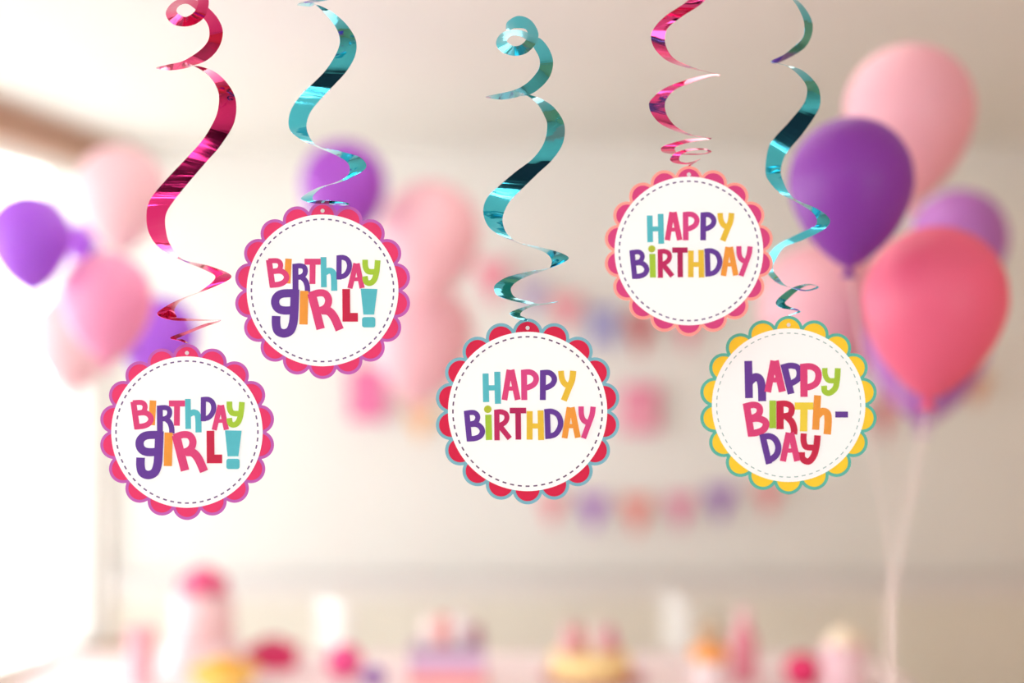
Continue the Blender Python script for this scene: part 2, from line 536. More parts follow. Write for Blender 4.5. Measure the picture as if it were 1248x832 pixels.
def make_tag(cx, cy, R, outer, rim, petal, dash, design, Y, label, dash_w=1.75):
    s = Y / F
    k = R / design[1]
    root = empty('hanging_tag', P(cx, cy, Y), label, 'party tag', 'round birthday tags hanging from the foil swirls')
    Rc = outer * 0.836
    rs = outer - Rc
    step = 2 * PI / 18
    # scalloped card
    pts = []
    N = 18 * 16
    for i in range(N):
        a = 2 * PI * i / N
        ph = (a + step / 2) % step - step / 2
        r = Rc * math.cos(ph) + math.sqrt(max(0, rs * rs - (Rc * math.sin(ph)) ** 2))
        pts.append((r * s * math.sin(a), r * s * math.cos(a)))
    mb = MB(); mb.prism_xz(pts, 0, .0012, mat('card_rim', rim, 0.6, 0.3, vary=0.03, nscale=60), (0, 0))
    mb.build('scalloped_card', root)
    mb = MB()
    mp = mat('card_petals', petal, 0.6, 0.3, vary=0.05, nscale=50)
    rp = rs * 0.79
    for i in range(18):
        a = step * i
        c = (Rc * s * math.sin(a), Rc * s * math.cos(a))
        mb.prism_xz([(c[0] + rp * s * math.cos(2 * PI * j / 28), c[1] + rp * s * math.sin(2 * PI * j / 28)) for j in range(28)], -.0004, 0, mp)
    mb.build('scallop_border', root)
    mb = MB(); mb.prism_xz([(R * s * math.sin(2 * PI * j / 120), R * s * math.cos(2 * PI * j / 120)) for j in range(120)], -.0009, -.0001, M_paper, (0, 0))
    mb.build('white_disc', root)
    mb = MB()
    md = mat('stitch_print', dash, 0.6, 0.2)
    rd = R * .938
    nd = 60
    for i in range(nd):
        a0 = 2 * PI * (i - .26) / nd
        a1 = 2 * PI * (i + .26) / nd
        mb.stroke_xz([(rd * s * math.sin(a), rd * s * math.cos(a)) for a in (a0, (a0 + a1) / 2, a1)], dash_w * s, -.00105, -.0009, md)
    mb.build('stitch_ring', root)
    mb = MB()
    (dx, dy), dR, letters = design
    for li, ((sc, ox, oy), colr, strokes) in enumerate(letters):
        m = letter_mat(colr)
        conv = lambda p: ((p[0] / sc + ox - dx) * k * s, -(p[1] / sc + oy - dy) * k * s)
        yz = -.00105 - .00006 * (li + 1)
        if strokes[0] == 'p':
            for poly in strokes[1:]:
                mb.prism_xz([conv(p) for p in poly], yz, -.0009, m)
            continue
        for si, (w, pp) in enumerate(strokes):
            q = catmull(pp, 6) if len(pp) > 2 else pp
            mb.stroke_xz([conv(p) for p in q], w / sc * k * s, yz - .000004 * si, -.0009, m)
    mb.build('lettering', root)
    mb = MB()
    hz = (outer - rs * .62) * s
    ring = [(.0042 * .55, 0), (.0042 * .55, .0006), (.0042, .0006), (.0042, 0)]
    Mx = Matrix.Translation((0, -.0004, hz)) @ Matrix.Rotation(PI / 2, 4, 'X')
    mb.lathe([(0.0001, 0), (.0024, 0), (.0026, .0003), (.0024, .0006), (.0001, .0005)], M_eye, 20, M=Mx)
    mb.build('eyelet', root)
    return root


HOT = (228, 52, 104); LIL = (190, 92, 178)
make_tag(228.0, 526.3, 92.2, 107.2, LIL, HOT, (112, 82, 128), GIRL, YT, 'round birthday girl tag with pink scallops, the lower one, hanging from the magenta swirl')
make_tag(393.2, 353.8, 92.4, 107.9, LIL, HOT, (112, 82, 128), GIRL, YT, 'round birthday girl tag with pink scallops hanging just below the purple balloon')
make_tag(643.0, 501.2, 97.0, 113.2, (120, 178, 194), (212, 22, 66), (104, 70, 104), HAPPY, YT, 'round white happy birthday tag with crimson scallops edged in grey blue')
make_tag(839.5, 305.8, 90.5, 103.6, (252, 158, 146), (214, 62, 124), (112, 82, 128), HAPPY, YT - .05, 'round white happy birthday tag with pink scallops edged in peach, hanging highest')
make_tag(961.0, 493.5, 93.5, 108.8, (88, 180, 164), (246, 202, 42), (160, 182, 180), HBIRTH, YT + .03, 'round white happy birthday tag with yellow scallops edged in green', 1.2)

# ------------------------------------------------------------------ foil swirls
M_teal = foil('teal_foil', (84, 200, 220))
M_mag = foil('magenta_foil', (226, 52, 122))
M_rose = foil('pink_foil', (232, 74, 138))


def seg(fr, pts):
    return (*fr, pts)


def swirl(segs, Y0, W, m, label, upto=True):
    """segs: list of (scale, ox, oy, [(Ax, Ay, Bx, By, depth px, edge sign), ...]) from top to bottom"""
    rows = []
    for sc, ox, oy, L in segs:
        for (ax, ay, bx, by, d, sg) in L:
            rows.append((ax / sc + ox, ay / sc + oy, bx / sc + ox, by / sc + oy, d, sg))
    rows = catmull(rows, 10)
    s = Y0 / F
    vs, fs, us = [], [], []
    th = .00018
    A, B = [], []
    for (ax, ay, bx, by, d, sg) in rows:
        h = math.hypot(ax - bx, ay - by)
        dd = math.sqrt(max(0.0, W * W - h * h)) * sg / 2
        A.append(P(ax, ay, Y0 + (d + dd) * s) if False else Vector(((ax - HX) / F * (Y0 + (d + dd) * s), Y0 + (d + dd) * s, CZ - (ay - HY) / F * (Y0 + (d + dd) * s))))
        B.append(Vector(((bx - HX) / F * (Y0 + (d - dd) * s), Y0 + (d - dd) * s, CZ - (by - HY) / F * (Y0 + (d - dd) * s))))
    n = len(A)
    u = 0
    K = 3                                    # points across the strip
    nor = []
    for i in range(n):
        t = ((A[min(i + 1, n - 1)] + B[min(i + 1, n - 1)]) - (A[max(i - 1, 0)] + B[max(i - 1, 0)]))
        v = t.cross(B[i] - A[i])
        if v.length < 1e-12:
            v = nor[-1] if nor else Vector((0, 1, 0))
        nor.append(v.normalized())
    ul = []
    for i in range(n):
        if i:
            u += ((A[i] + B[i]) / 2 - (A[i - 1] + B[i - 1]) / 2).length
        ul.append(u)
    for sd in (-1, 1):                       # the two faces of the strip keep their own vertices
        b0 = len(vs)
        for i in range(n):
            for j in range(K + 1):
                vs.append(A[i].lerp(B[i], j / K) + nor[i] * th / 2 * sd); us.append((ul[i], j / K))
        for i in range(n - 1):
            for j in range(K):
                a = b0 + i * (K + 1) + j
                f = (a, a + 1, a + K + 2, a + K + 1)
                fs.append(f if sd > 0 else f[::-1])
    for ed, flip in ((A, False), (B, True)):  # cut edges
        b0 = len(vs)
        for i in range(n):
            for sd in (-1, 1):
                vs.append(ed[i] + nor[i] * th / 2 * sd); us.append((ul[i], 0))
        for i in range(n - 1):
            a = b0 + 2 * i
            f = (a, a + 1, a + 3, a + 2)
            fs.append(f[::-1] if flip else f)
    me = bpy.data.meshes.new('hanging_swirl')
    me.from_pydata([tuple(v) for v in vs], [], fs)
    me.materials.append(m)
    uvl = me.uv_layers.new(name='UVMap')
    for lp in me.loops:
        uvl.data[lp.index].uv = us[lp.vertex_index]
    me.polygons.foreach_set('use_smooth', [True] * len(me.polygons))
    o = bpy.data.objects.new('hanging_swirl', me)
    COL.objects.link(o)
    tag(o, label, 'swirl streamer', 'foil swirls hanging from above')
    return o


R1 = (3.783, 150, 0); R2 = (3.617, 150, 200); R3 = (3.082, 320, 0); R4 = (3.965, 560, 0); R5 = (3.782, 560, 190)
R6 = (3.781, 760, 0); R7 = (4.16, 900, 0); R8 = (3.96, 900, 190)

swirl([seg(R1, [
    (300, -330, 240, -350, 20, 1), (380, -260, 300, -250, 0, 1), (360, -150, 290, -190, -20, 1), (250, -90, 235, -150, -20, 1),
    (215, -55, 260, -70, 0, 1), (260, -80, 290, -40, 10, 1), (340, -70, 310, -20, 10, 1), (392, -10, 345, 5, 0, 1), (385, 60, 335, 45, -14, 1), (345, 105, 312, 68, -20, 1), (285, 122, 285, 78, -20, 1),
    (225, 108, 255, 64, -14, 1), (197, 62, 246, 46, 0, 1), (225, 15, 262, 24, 16, 1), (290, -12, 296, 18, 20, 1), (355, 10, 330, 40, 14, 1),
    (395, 38, 372, 85, 10, 1), (440, 90, 395, 125, 6, 1), (460, 150, 396, 175, 4, 1), (440, 222, 375, 212, 8, 1), (385, 278, 330, 250, 20, 1),
    (300, 305, 262, 287, 30, 1), (153, 313, 153, 311, 4, 1),
    (215, 324, 230, 293, -24, 1), (290, 314, 290, 289, -34, 1), (335, 303, 333, 307, -38, 1),
    (420, 330, 395, 348, -24, 1), (485, 390, 435, 410, -8, 1), (520, 465, 442, 470, 11, .7), (512, 565, 425, 545, 25, .4), (450, 670, 370, 640, 33, .15), (385, 745, 300, 720, 36, 0), (310, 832, 195, 832, 36, -.05)]),
    seg(R2, [(225, 160, 117, 160, 34, -.1), (188, 225, 103, 240, 27, -.28), (190, 300, 118, 312, 5, -.75), (212, 362, 165, 372, -18, -1), (262, 420, 260, 424, -34, -1),
           (385, 450, 365, 468, -22, -1), (478, 495, 406, 502, 0, -1), (390, 545, 335, 563, 24, -1), (290, 580, 262, 598, 26, -1), (205, 617, 226, 640, 14, -1), (150, 660, 236, 670, -4, -.8), (215, 687, 240, 677, -18, -.6),
           (330, 690, 330, 683, -16, -.5), (432, 687, 428, 690, -2, -.5), (360, 704, 372, 712, 12, -.5), (290, 732, 298, 742, 14, -.5), (208, 764, 235, 770, 4, -.5), (250, 778, 262, 772, -8, -.5), (280, 790, 288, 788, -10, -.4)])],
    YT, 25, M_mag, 'magenta foil swirl hanging far left with a curled loop at the top edge')

swirl([seg(R3, [
    (420, -480, 350, -470, 30, 1), (300, -400, 240, -360, 34, 1), (110, -330, 170, -300, 0, 1), (150, -250, 190, -240, -24, 1), (300, -200, 260, -190, -20, 1), (370, -120, 300, -110, 4, 1), (320, -50, 270, -60, 20, 1),
    (250, -2, 215, -12, 32, 1), (132, 17, 134, 14, 4, 1), (178, 24, 185, 10, -28, 1), (205, 18, 203, 21, -38, 1), (262, 46, 245, 62, -26, 1), (315, 92, 280, 112, -10, 1), (350, 150, 290, 160, 10, .7), (348, 208, 272, 210, 24, .4), (315, 268, 235, 266, 33, .15),
    (270, 318, 188, 314, 36, 0), (215, 376, 140, 362, 35, -.1), (178, 425, 104, 420, 32, -.14), (165, 475, 100, 480, 24, -.35), (180, 520, 135, 518, -8, -1), (212, 550, 207, 552, -34, -1),
    (300, 570, 282, 586, -26, -1), (368, 592, 322, 615, -10, -1), (387, 632, 322, 655, 6, -1), (310, 677, 275, 685, 26, -1), (230, 702, 205, 706, 30, -1), (192, 732, 150, 738, 12, -1), (192, 752, 152, 752, -2, -.8), (225, 752, 200, 764, -16, -.6),
    (300, 758, 300, 764, -10, -.4), (325, 768, 310, 772, 2, -.4), (250, 768, 250, 764, -10, -.4)])],
    YT, 25, M_teal, 'blue-green foil swirl before the purple balloon, its top beyond the edge')

swirl([seg(R4, [
    (224, 142, 240, 152, -6, 1), (232, 105, 258, 138, -4, 1), (285, 77, 290, 136, 0, 1), (345, 98, 318, 140, 4, 1), (381, 160, 330, 160, 0, 1), (365, 215, 322, 192, -14, 1), (320, 258, 295, 217, -20, 1),
    (260, 269, 262, 223, -18, 1), (205, 250, 237, 210, -10, 1), (177, 212, 229, 195, 0, 1), (195, 168, 245, 176, 14, 1), (245, 146, 270, 171, 20, 1), (310, 150, 305, 180, 20, 1), (360, 175, 345, 210, 14, 1),
    (398, 192, 362, 235, 10, 1), (437, 245, 384, 275, 6, 1), (452, 310, 388, 315, 4, 1), (427, 385, 372, 352, 10, 1), (350, 452, 325, 402, 22, 1), (270, 464, 255, 438, 32, 1), (128, 469, 128, 466, 4, 1),
    (200, 481, 215, 448, -24, 1), (270, 471, 270, 442, -36, 1), (325, 456, 322, 459, -38, 1), (402, 482, 375, 500, -26, 1), (462, 525, 412, 562, -10, 1), (506, 600, 424, 610, 10, .7), (500, 690, 408, 690, 24, .4), (450, 770, 355, 765, 33, .15), (385, 832, 268, 832, 36, 0)]),
    seg(R5, [(290, 150, 180, 140, 36, -.05), (230, 212, 128, 192, 34, -.08), (200, 280, 109, 255, 27, -.28), (205, 330, 130, 320, 8, -.8), (228, 368, 178, 360, -18, -1), (275, 400, 272, 402, -34, -1),
           (400, 428, 385, 440, -22, -1), (470, 448, 423, 475, -8, -1), (502, 475, 420, 508, 4, -1), (420, 515, 400, 524, 22, -1), (330, 531, 335, 545, 34, -1), (225, 556, 275, 572, 28, -1), (172, 586, 242, 600, 14, -1), (159, 612, 238, 625, 2, -1),
           (180, 645, 258, 652, -14, -.8), (265, 672, 310, 668, -24, -.6), (370, 686, 370, 681, -20, -.5), (455, 671, 450, 674, 0, -.5), (340, 686, 342, 692, 18, -.5), (278, 702, 292, 714, 14, -.5), (232, 724, 280, 733, 2, -.5), (262, 748, 300, 744, -12, -.5), (312, 762, 316, 757, -14, -.3)])],
    YT, 26, M_teal, 'blue-green foil swirl with its whole curled top in view, above the crimson-scalloped tag')

swirl([seg(R6, [
    (170, -500, 235, -480, 30, 1), (330, -420, 340, -400, 10, 1), (280, -350, 300, -330, -24, 1), (150, -270, 215, -260, 0, 1), (200, -180, 240, -190, 22, 1), (420, -110, 400, -105, 0, 1),
    (300, 0, 375, 0, -26, 1), (190, 76, 270, 76, -12, 1), (137, 135, 205, 128, -2, 1), (127, 180, 190, 180, 4, 1), (150, 233, 205, 235, 12, 1), (212, 285, 245, 278, 24, 1), (325, 320, 335, 316, 30, 1), (442, 343, 442, 347, 4, 1),
    (400, 342, 400, 352, -20, 1), (300, 365, 320, 377, -32, 1), (192, 405, 242, 410, -24, 1), (135, 450, 202, 450, -8, 1), (117, 482, 190, 490, 2, 1), (135, 533, 205, 540, 12, 1), (190, 582, 248, 588, 24, 1), (315, 627, 318, 622, 30, 1),
    (408, 635, 405, 639, 4, 1), (300, 641, 320, 652, -20, .6), (192, 669, 244, 674, -12, .6), (172, 690, 238, 694, 0, .6), (200, 706, 256, 706, 14, .6), (310, 714, 308, 707, 20, .5), (380, 710, 372, 706, 10, .5), (405, 697, 388, 697, 0, .4),
    (368, 684, 368, 690, -14, .4), (300, 686, 308, 694, -18, .4), (240, 704, 266, 712, -10, .4), (214, 734, 256, 735, 0, .4), (240, 752, 268, 746, 8, .4), (300, 756, 300, 749, 6, .3), (355, 731, 350, 735, -4, .3), (310, 762, 306, 757, -14, .3), (292, 778, 284, 776, -16, .3)])],
    YT - .03, 21, M_rose, 'pink foil swirl above the peach-edged tag')

swirl([seg(R7, [
    (240, -470, 300, -480, 30, 1), (120, -400, 130, -390, 4, 1), (280, -330, 260, -320, -24, 1), (420, -260, 340, -240, 4, 1), (330, -140, 260, -160, 30, 1), (180, -90, 180, -86, 4, 1), 
    (297, 0, 275, 0, -14, 1), (350, 60, 318, 70, 0, 1), (376, 125, 335, 130, 8, 1), (365, 195, 325, 192, 14, 1), (320, 255, 270, 245, 24, 1), (200, 319, 225, 280, 26, 1), (160, 312, 165, 310, 4, 1), (212, 326, 212, 323, -26, 1),
    (255, 333, 250, 337, -34, 1), (322, 356, 300, 375, -22, 1), (382, 408, 340, 425, -8, 1), (412, 465, 348, 470, 10, .7), (408, 550, 328, 530, 24, .4), (332, 668, 250, 625, 33, .15), (268, 745, 185, 695, 35, 0), (232, 798, 150, 755, 33, -.1)]),
    seg(R8, [(204, 75, 130, 75, 22, -.4), (217, 125, 152, 128, 4, -.8), (242, 176, 205, 182, -20, -1), (282, 213, 276, 220, -34, -1), (370, 250, 350, 266, -22, -1), (425, 286, 378, 305, -8, -1), (441, 322, 372, 335, 4, -1),
           (400, 362, 345, 350, 16, -1), (300, 410, 262, 388, 28, -1), (222, 440, 180, 435, 34, -1), (180, 500, 135, 495, 22, -1), (165, 545, 130, 545, 16, -1), (190, 582, 160, 590, 14, -1), (225, 622, 205, 622, 8, -.8), (275, 643, 275, 638, -6, -.6), (330, 652, 330, 646, -14, -.5), (388, 634, 378, 630, 0, -.5),
           (335, 617, 335, 624, 14, -.5), (265, 634, 285, 650, 18, -.5), (208, 672, 245, 685, 10, -.5), (180, 708, 224, 710, 0, -.5), (205, 733, 248, 728, -10, -.5), (270, 744, 280, 738, -14, -.4), (300, 752, 290, 748, -14, -.3), (244, 772, 240, 768, -15, -.3)])],
    YT + .05, 20, M_teal, 'blue-green foil swirl passing behind the peach-edged tag down to the yellow-scalloped tag')

# ------------------------------------------------------------------ balloons
PROF = catmull([(0.001, 1.0), (.22, .977), (.5, .866), (.75, .66), (.93, .36), (1.0, 0), (.965, -.3), (.85, -.62), (.66, -.94), (.42, -1.2), (.2, -1.37), (.075, -1.43)], 5)
BM = {}


def balloon(cx, cy, rpx, Y, colr, label, tilt=0.0, string=None, sr=.0008):
    if colr not in BM:
        BM[colr] = mat('balloon_latex', colr, 0.42, 0.5, vary=0.02, transl=0.3)
    m = BM[colr]
    R = rpx * Y / F
    root = empty('balloon', P(cx, cy, Y), label, 'balloon', 'balloons in the bunch on the right' if cx > 900 else 'balloons by the window' if cx < 300 else 'balloons in mid room')
    root.rotation_euler = (0, tilt, 0)
    mb = MB(); mb.lathe([(r * R, z * R) for r, z in PROF], m, 56)
    mb.build('balloon_skin', root, smooth=True)
    mb = MB(); mb.lathe([(.06 * R, -1.41 * R), (.045 * R, -1.45 * R), (.07 * R, -1.48 * R), (.05 * R, -1.50 * R), (.13 * R, -1.58 * R), (.12 * R, -1.6 * R)], m, 20)
    mb.build('knot', root, smooth=True)
    if string:
        bot = Vector((0, 0, -1.49 * R))
        inv = Matrix.Rotation(-tilt, 4, 'Y')
        tgt = inv @ (string - root.location)
        pts = []
        gather = tgt
        if sr > .001:                        # the strings of the bunch are tied together above the weight
            gz = P(1085, 735, string.y).z
            gather = inv @ (Vector((string.x, string.y, gz)) - root.location)
            pts.append(tgt)
            pts.append(tgt.lerp(gather, .98))
        for i in range(25):
            t = 1 - i / 24
            p = bot.lerp(gather, t)
            p.x += 3 * sr * math.sin(t * 9 + cx)* t * (1 - t) * 4
            pts.append(p)
        one(lambda b, mm: b.tube(pts, sr, mm, 6), M_string, 'string', root, smooth=True)
    return root


M_string = mat('pale_ribbon', (248, 226, 222), 0.4, 0.5)
PUR = (152, 62, 180); CORAL = (246, 116, 152); PALE = (244, 190, 202); MAUVE = (196, 126, 206); LPUR = (192, 108, 240); LPINK = (255, 178, 216); WPINK = (250, 216, 222)
zf = .06
wx = (1085 - HX) / F
weights = [Vector((wx * 2.55, 2.55, 0)), Vector((wx * 3.28, 3.28, 0))]


def knot_at(i):
    a = i * 1.25
    return weights[0 if i < 2 else 1] + Vector((.008 * math.cos(a), .008 * math.sin(a), .15))


def to_table(x, Y):
    return Vector((x, Y, ZT + .002))


ZT = .75
balloon(1037, 218, 75, 2.45, PUR, 'deep purple balloon at front of the bunch on the right', .02, knot_at(0), .0011)
balloon(1140, 362, 86, 2.6, CORAL, 'coral pink balloon at front of the bunch on the right', .07, knot_at(1), .0012)
balloon(1108, 133, 78, 2.95, PALE, 'pale pink balloon topmost in the bunch on the right', -.04, knot_at(2), .0014)
balloon(1168, 290, 59, 3.4, MAUVE, 'mauve balloon peeking out behind the coral pink one', .1, knot_at(3), .0014)
balloon(1130, 412, 73, 3.72, MAUVE, 'mauve balloon whose tip shows below the coral pink balloon', .05, knot_at(4), .0014)
balloon(1003, 372, 78, 4.1, PALE, 'pale pink blurred balloon behind the yellow-scalloped tag', -.05, to_table(.9, 4.27))
balloon(36, 286, 49, 3.1, LPUR, 'violet balloon cut by the left edge before the window', -.06, Vector((-1.05, 3.1, 0)))
balloon(130, 363, 55, 3.2, LPINK, 'bright pink balloon in front of the bunch by the window', -.02, Vector((-.92, 3.2, 0)))
balloon(147, 231, 54, 3.9, WPINK, 'very pale pink balloon topmost of the bunch by the window', .03, to_table(-1.1, 3.8))
balloon(92, 406, 50, 3.9, WPINK, 'very pale pink balloon lowest of the bunch by the window', .05, to_table(-1.25, 3.9))
balloon(194, 408, 47, 4.0, LPUR, 'violet balloon behind the magenta swirl and bright pink balloon', .03, to_table(-.98, 4.0))
balloon(98, 292, 22, 4.3, LPUR, 'small violet balloon glimpsed between the window balloons', 0, to_table(-1.32, 4.3))
balloon(419, 224, 52, 4.3, (182, 88, 214), 'purple balloon behind the blue-green swirl in the middle left', .02, to_table(-.5, 4.45))
balloon(524, 282, 61, 4.5, (255, 212, 220), 'soft pink balloon right of the purple one in mid room', .06, to_table(-.28, 4.5))
balloon(515, 405, 62, 4.95, (255, 212, 220), 'soft pink balloon low beside the crimson-scalloped tag', .1, Vector((-.3, 4.95, 0)))
# weights that anchor the strings of the bunch (below the picture)
for wc, lab in zip(weights, ('pink foil weight on the floor, the nearer of the two', 'pink foil weight on the floor, the farther of the two')):
    wt = empty('balloon_weight', wc, lab, 'balloon weight', 'weights under the bunch of balloons')
    mb = MB(); mb.lathe([(.001, 0), (.06, 0), (.065, .02), (.055, .1), (.02, .13), (.012, .14)], mat('weight_foil', (226, 120, 150), .3, .5), 24)
    mb.build('weight_body', wt, smooth=True)


# ------------------------------------------------------------------ buntings on the back wall
def bunting(name_label, line, flags, Y=6.44):
    """line: pixel polyline of the cord; flags: (x, y top, width, height, colour, shape)"""
    root = empty('bunting', P(line[0][0], line[0][1], Y), name_label, 'bunting', 'paper buntings on the wall')
    o0 = root.location
    pts = [P(x, y, Y) - o0 for x, y in catmull(line, 8)]
    one(lambda b, mm: b.tube(pts, .004, mm, 6), mat('cord', (235, 215, 205), .8), 'cord', root)
    for (x, y, w, h, c, sh) in flags:
        mb = MB()
        s = Y / F
        m = mat('flag_paper', [v + (255 - v) * .25 for v in c], .8, .2, vary=.03)  # paled toward white: haze put into the flag colour
        if sh == 'v':
            poly = [(-w / 2 * s, 0), (w / 2 * s, 0), (w * .42 * s, -h * .3 * s), (0, -h * s), (-w * .42 * s, -h * .3 * s)]
        elif sh == 's':
            poly = [(-w / 2 * s, 0), (w / 2 * s, 0), (w / 2 * s, -h * s), (0, -h * .78 * s), (-w / 2 * s, -h * s)]
        else:
            poly = [(-w / 2 * s, 0), (w / 2 * s, 0), (w / 2 * s, -h * s), (-w / 2 * s, -h * s)]
        mb.prism_xz(poly, -.002, .001, m, (0, -h * .35 * s))
        mb.build('flag', root, loc=P(x, y, Y - .006) - o0)
    return root


bunting('lower string of paper pennants on the wall under the round tags', [(630, 592), (720, 602), (800, 604), (880, 594), (960, 582)],
        [(672, 600, 34, 44, (240, 150, 158), 'v'), (723, 603, 36, 46, (162, 100, 196), 'v'), (776, 605, 38, 50, (238, 132, 122), 'v'), (829, 602, 36, 46, (228, 126, 164), 'v'), (878, 592, 36, 46, (142, 84, 178), 'v'), (936, 586, 34, 44, (238, 140, 142), 'v')])
bunting('upper string of paper flags sloping down behind the peach-edged tag', [(560, 300), (640, 340), (720, 372), (800, 382), (900, 372)],
        [(600, 318, 44, 56, (240, 128, 152), 'v'), (650, 344, 36, 46, (178, 158, 200), 'v'), (690, 360, 40, 46, (240, 132, 150), 'v'), (735, 374, 34, 52, (142, 138, 198), 's'), (780, 380, 34, 58, (198, 84, 92), 'v'), (838, 380, 34, 50, (230, 130, 150), 'v')])
bunting('paper flags on the wall low behind the upper birthday girl tag', [(400, 430), (450, 448), (512, 496), (600, 530)],
        [(448, 446, 46, 66, (232, 88, 150), 'r'), (512, 494, 36, 46, (246, 178, 112), 'v')])
bunting('paper flags on the wall behind the bunch on the right', [(1040, 486), (1076, 488), (1130, 480), (1188, 456), (1248, 420)],
        [(1076, 486, 26, 54, (214, 86, 98), 'v'), (1188, 456, 36, 40, (226, 150, 112), 'v')])
root = empty('wall_card', P(780, 498, 6.46), 'pink square card on the wall right of the crimson-scalloped tag', 'wall card')
mb = MB(); s = 6.46 / F
mb.prism_xz(rrect(-23 * s, -29 * s, 23 * s, 29 * s, 4 * s), -.006, .03, mat('card_stock', (238, 146, 176), .8, .2), (0, 0))
mb.build('card_sheet', root)
mb = MB(); mb.prism_xz(rrect(-16 * s, -22 * s, 16 * s, 8 * s, 3 * s), -.009, -.004, mat('card_patch', (244, 172, 192), .8, .2), (0, -8 * s))
mb.build('card_patch', root)

# ------------------------------------------------------------------ party table
ZT = .75
M_cloth = mat('pale_pink_cloth', (244, 226, 226), .9, .2, vary=.02, sheen=.2)
YN, YT2 = 3.62, 4.68
XT0, XT1 = -1.46, 1.17
tb = empty('party_table', ((XT0 + XT1) / 2, (YN + YT2) / 2, 0), 'long table under the pale cloth along the bottom of the picture', 'table')
hx, hy = (XT1 - XT0) / 2 - .03, (YT2 - YN) / 2 - .03
mb = MB(); mb.box((-hx, -hy, ZT - .04), (hx, hy, ZT - .006), M_white); mb.build('table_top', tb, bevel=.004)
for sx in (-1, 1):
    for sy in (-1, 1):
        mb = MB(); mb.box((sx * (hx - .08) - .025, sy * (hy - .08) - .025, 0), (sx * (hx - .08) + .025, sy * (hy - .08) + .025, ZT - .041), M_white)
        mb.build('leg', tb, bevel=.004)
# cloth: a top sheet and a hanging skirt with soft folds
mb = MB()
N = 160
ring = []
per = []
hx2, hy2 = hx + .028, hy + .028
for i in range(N):
    t = i / N * 4
    k = int(t); f = t - k
    c = [(-hx2, -hy2), (hx2, -hy2), (hx2, hy2), (-hx2, hy2)]
    a, b = c[k], c[(k + 1) % 4]
    per.append((a[0] + (b[0] - a[0]) * f, a[1] + (b[1] - a[1]) * f))
vs = [(x, y, ZT) for x, y in per] + [(x, y, ZT - .02) for x, y in per]
for i, (x, y) in enumerate(per):
    w = .02 * math.sin(i * 1.3) + .02
    l = math.hypot(x / hx2, y / hy2)
    vs.append((x * (1 + w / hx2), y * (1 + w / hy2), ZT - .35))
vs += [(0, 0, ZT)]
fs = []
for i in range(N):
    j = (i + 1) % N
    fs += [(3 * N, i, j), (i, N + i, N + j, j), (N + i, 2 * N + i, 2 * N + j, N + j)]
mb.add(vs, fs, M_cloth)
o = mb.build('tablecloth', loc=((XT0 + XT1) / 2, (YN + YT2) / 2, 0), smooth=True)
md = o.modifiers.new('cloth_thickness', 'SOLIDIFY'); md.thickness = .0015; md.offset = -1
tag(o, 'pale pink cloth spread over the party table', 'tablecloth')


def on_table(x, Y):
    return ((x - HX) / F * Y, Y, ZT + .001)


def px(n, Y):
    return n * Y / F


M_pk = mat('pink_icing', (232, 96, 140), .5, .4, bump=.3, nscale=40)
M_blush = mat('blush_icing', (250, 226, 230), .5, .4)
M_cream = mat('cream_icing', (246, 234, 200), .5, .4, nscale=20)
M_dust = mat('dusty_pink_icing', (242, 208, 212), .5, .4)

# paper cup, striped
Y = 4.14
c = tag(one(lambda b, m: b.lathe([(.001, 0), (.032, 0), (.034, .004), (.045, .16), (.047, .163), (.045, .166), (.042, .162), (.032, .01), (.001, .008)], m, 40),
        stripes_mat('striped_paper', (248, 214, 222), (228, 140, 162), 11), 'paper_cup', loc=on_table(172, Y), smooth=True),
        'tall pink striped paper cup at left end of the table', 'cup')
# two tier cake with pink rosette
Y = 4.36
ck = empty('tall_cake', on_table(248, Y), 'tall pale cake with a bright pink rosette on top', 'cake')
wob = lambda a, i: 1 + .02 * math.sin(a * 14)
one(lambda b, m: b.lathe([(.001, 0), (.118, 0), (.122, .01), (.122, .075), (.112, .087), (.001, .088)], m, 64, wob=wob), M_blush, 'lower_tier', ck, smooth=True)
one(lambda b, m: b.lathe([(.001, .089), (.088, .089), (.091, .1), (.091, .228), (.082, .238), (.001, .239)], m, 64), M_dust, 'upper_tier', ck, smooth=True)
mb = MB()
for kx in range(7):
    a = kx * 2 * PI / 7
    mb.lathe([(.001, -.02), (.03, -.015), (.036, .005), (.026, .03), (.001, .04)], M_pk, 18, c=(.042 * math.cos(a), .042 * math.sin(a), .262))
mb.lathe([(.001, -.02), (.034, -.01), (.042, .018), (.03, .045), (.001, .056)], M_pk, 20, c=(0, 0, .272))
mb.build('rosette', ck, smooth=True)
# yellow bowl with orange sweets
Y = 4.06
bw = empty('snack_bowl', on_table(273, Y), 'yellow bowl heaped with orange snacks in front of the tall cake', 'bowl')
bw.scale = (1.12, 1.12, 1.3)
one(lambda b, m: b.lathe([(.001, 0), (.045, 0), (.05, .006), (.085, .04), (.092, .052), (.088, .053), (.08, .042), (.045, .01), (.001, .008)], m, 48), mat('yellow_glaze', (252, 214, 118), .4, .5), 'bowl_shell', bw, smooth=True)
one(lambda b, m: b.lathe([(.001, .011), (.044, .013), (.076, .042), (.06, .06), (.03, .072), (.001, .075)], m, 36, wob=lambda a, i: 1 + .05 * math.sin(a * 7 + i)), mat('orange_snacks', (244, 178, 62), .6, .3, vary=.2, nscale=60), 'snack_heap', bw, smooth=True)
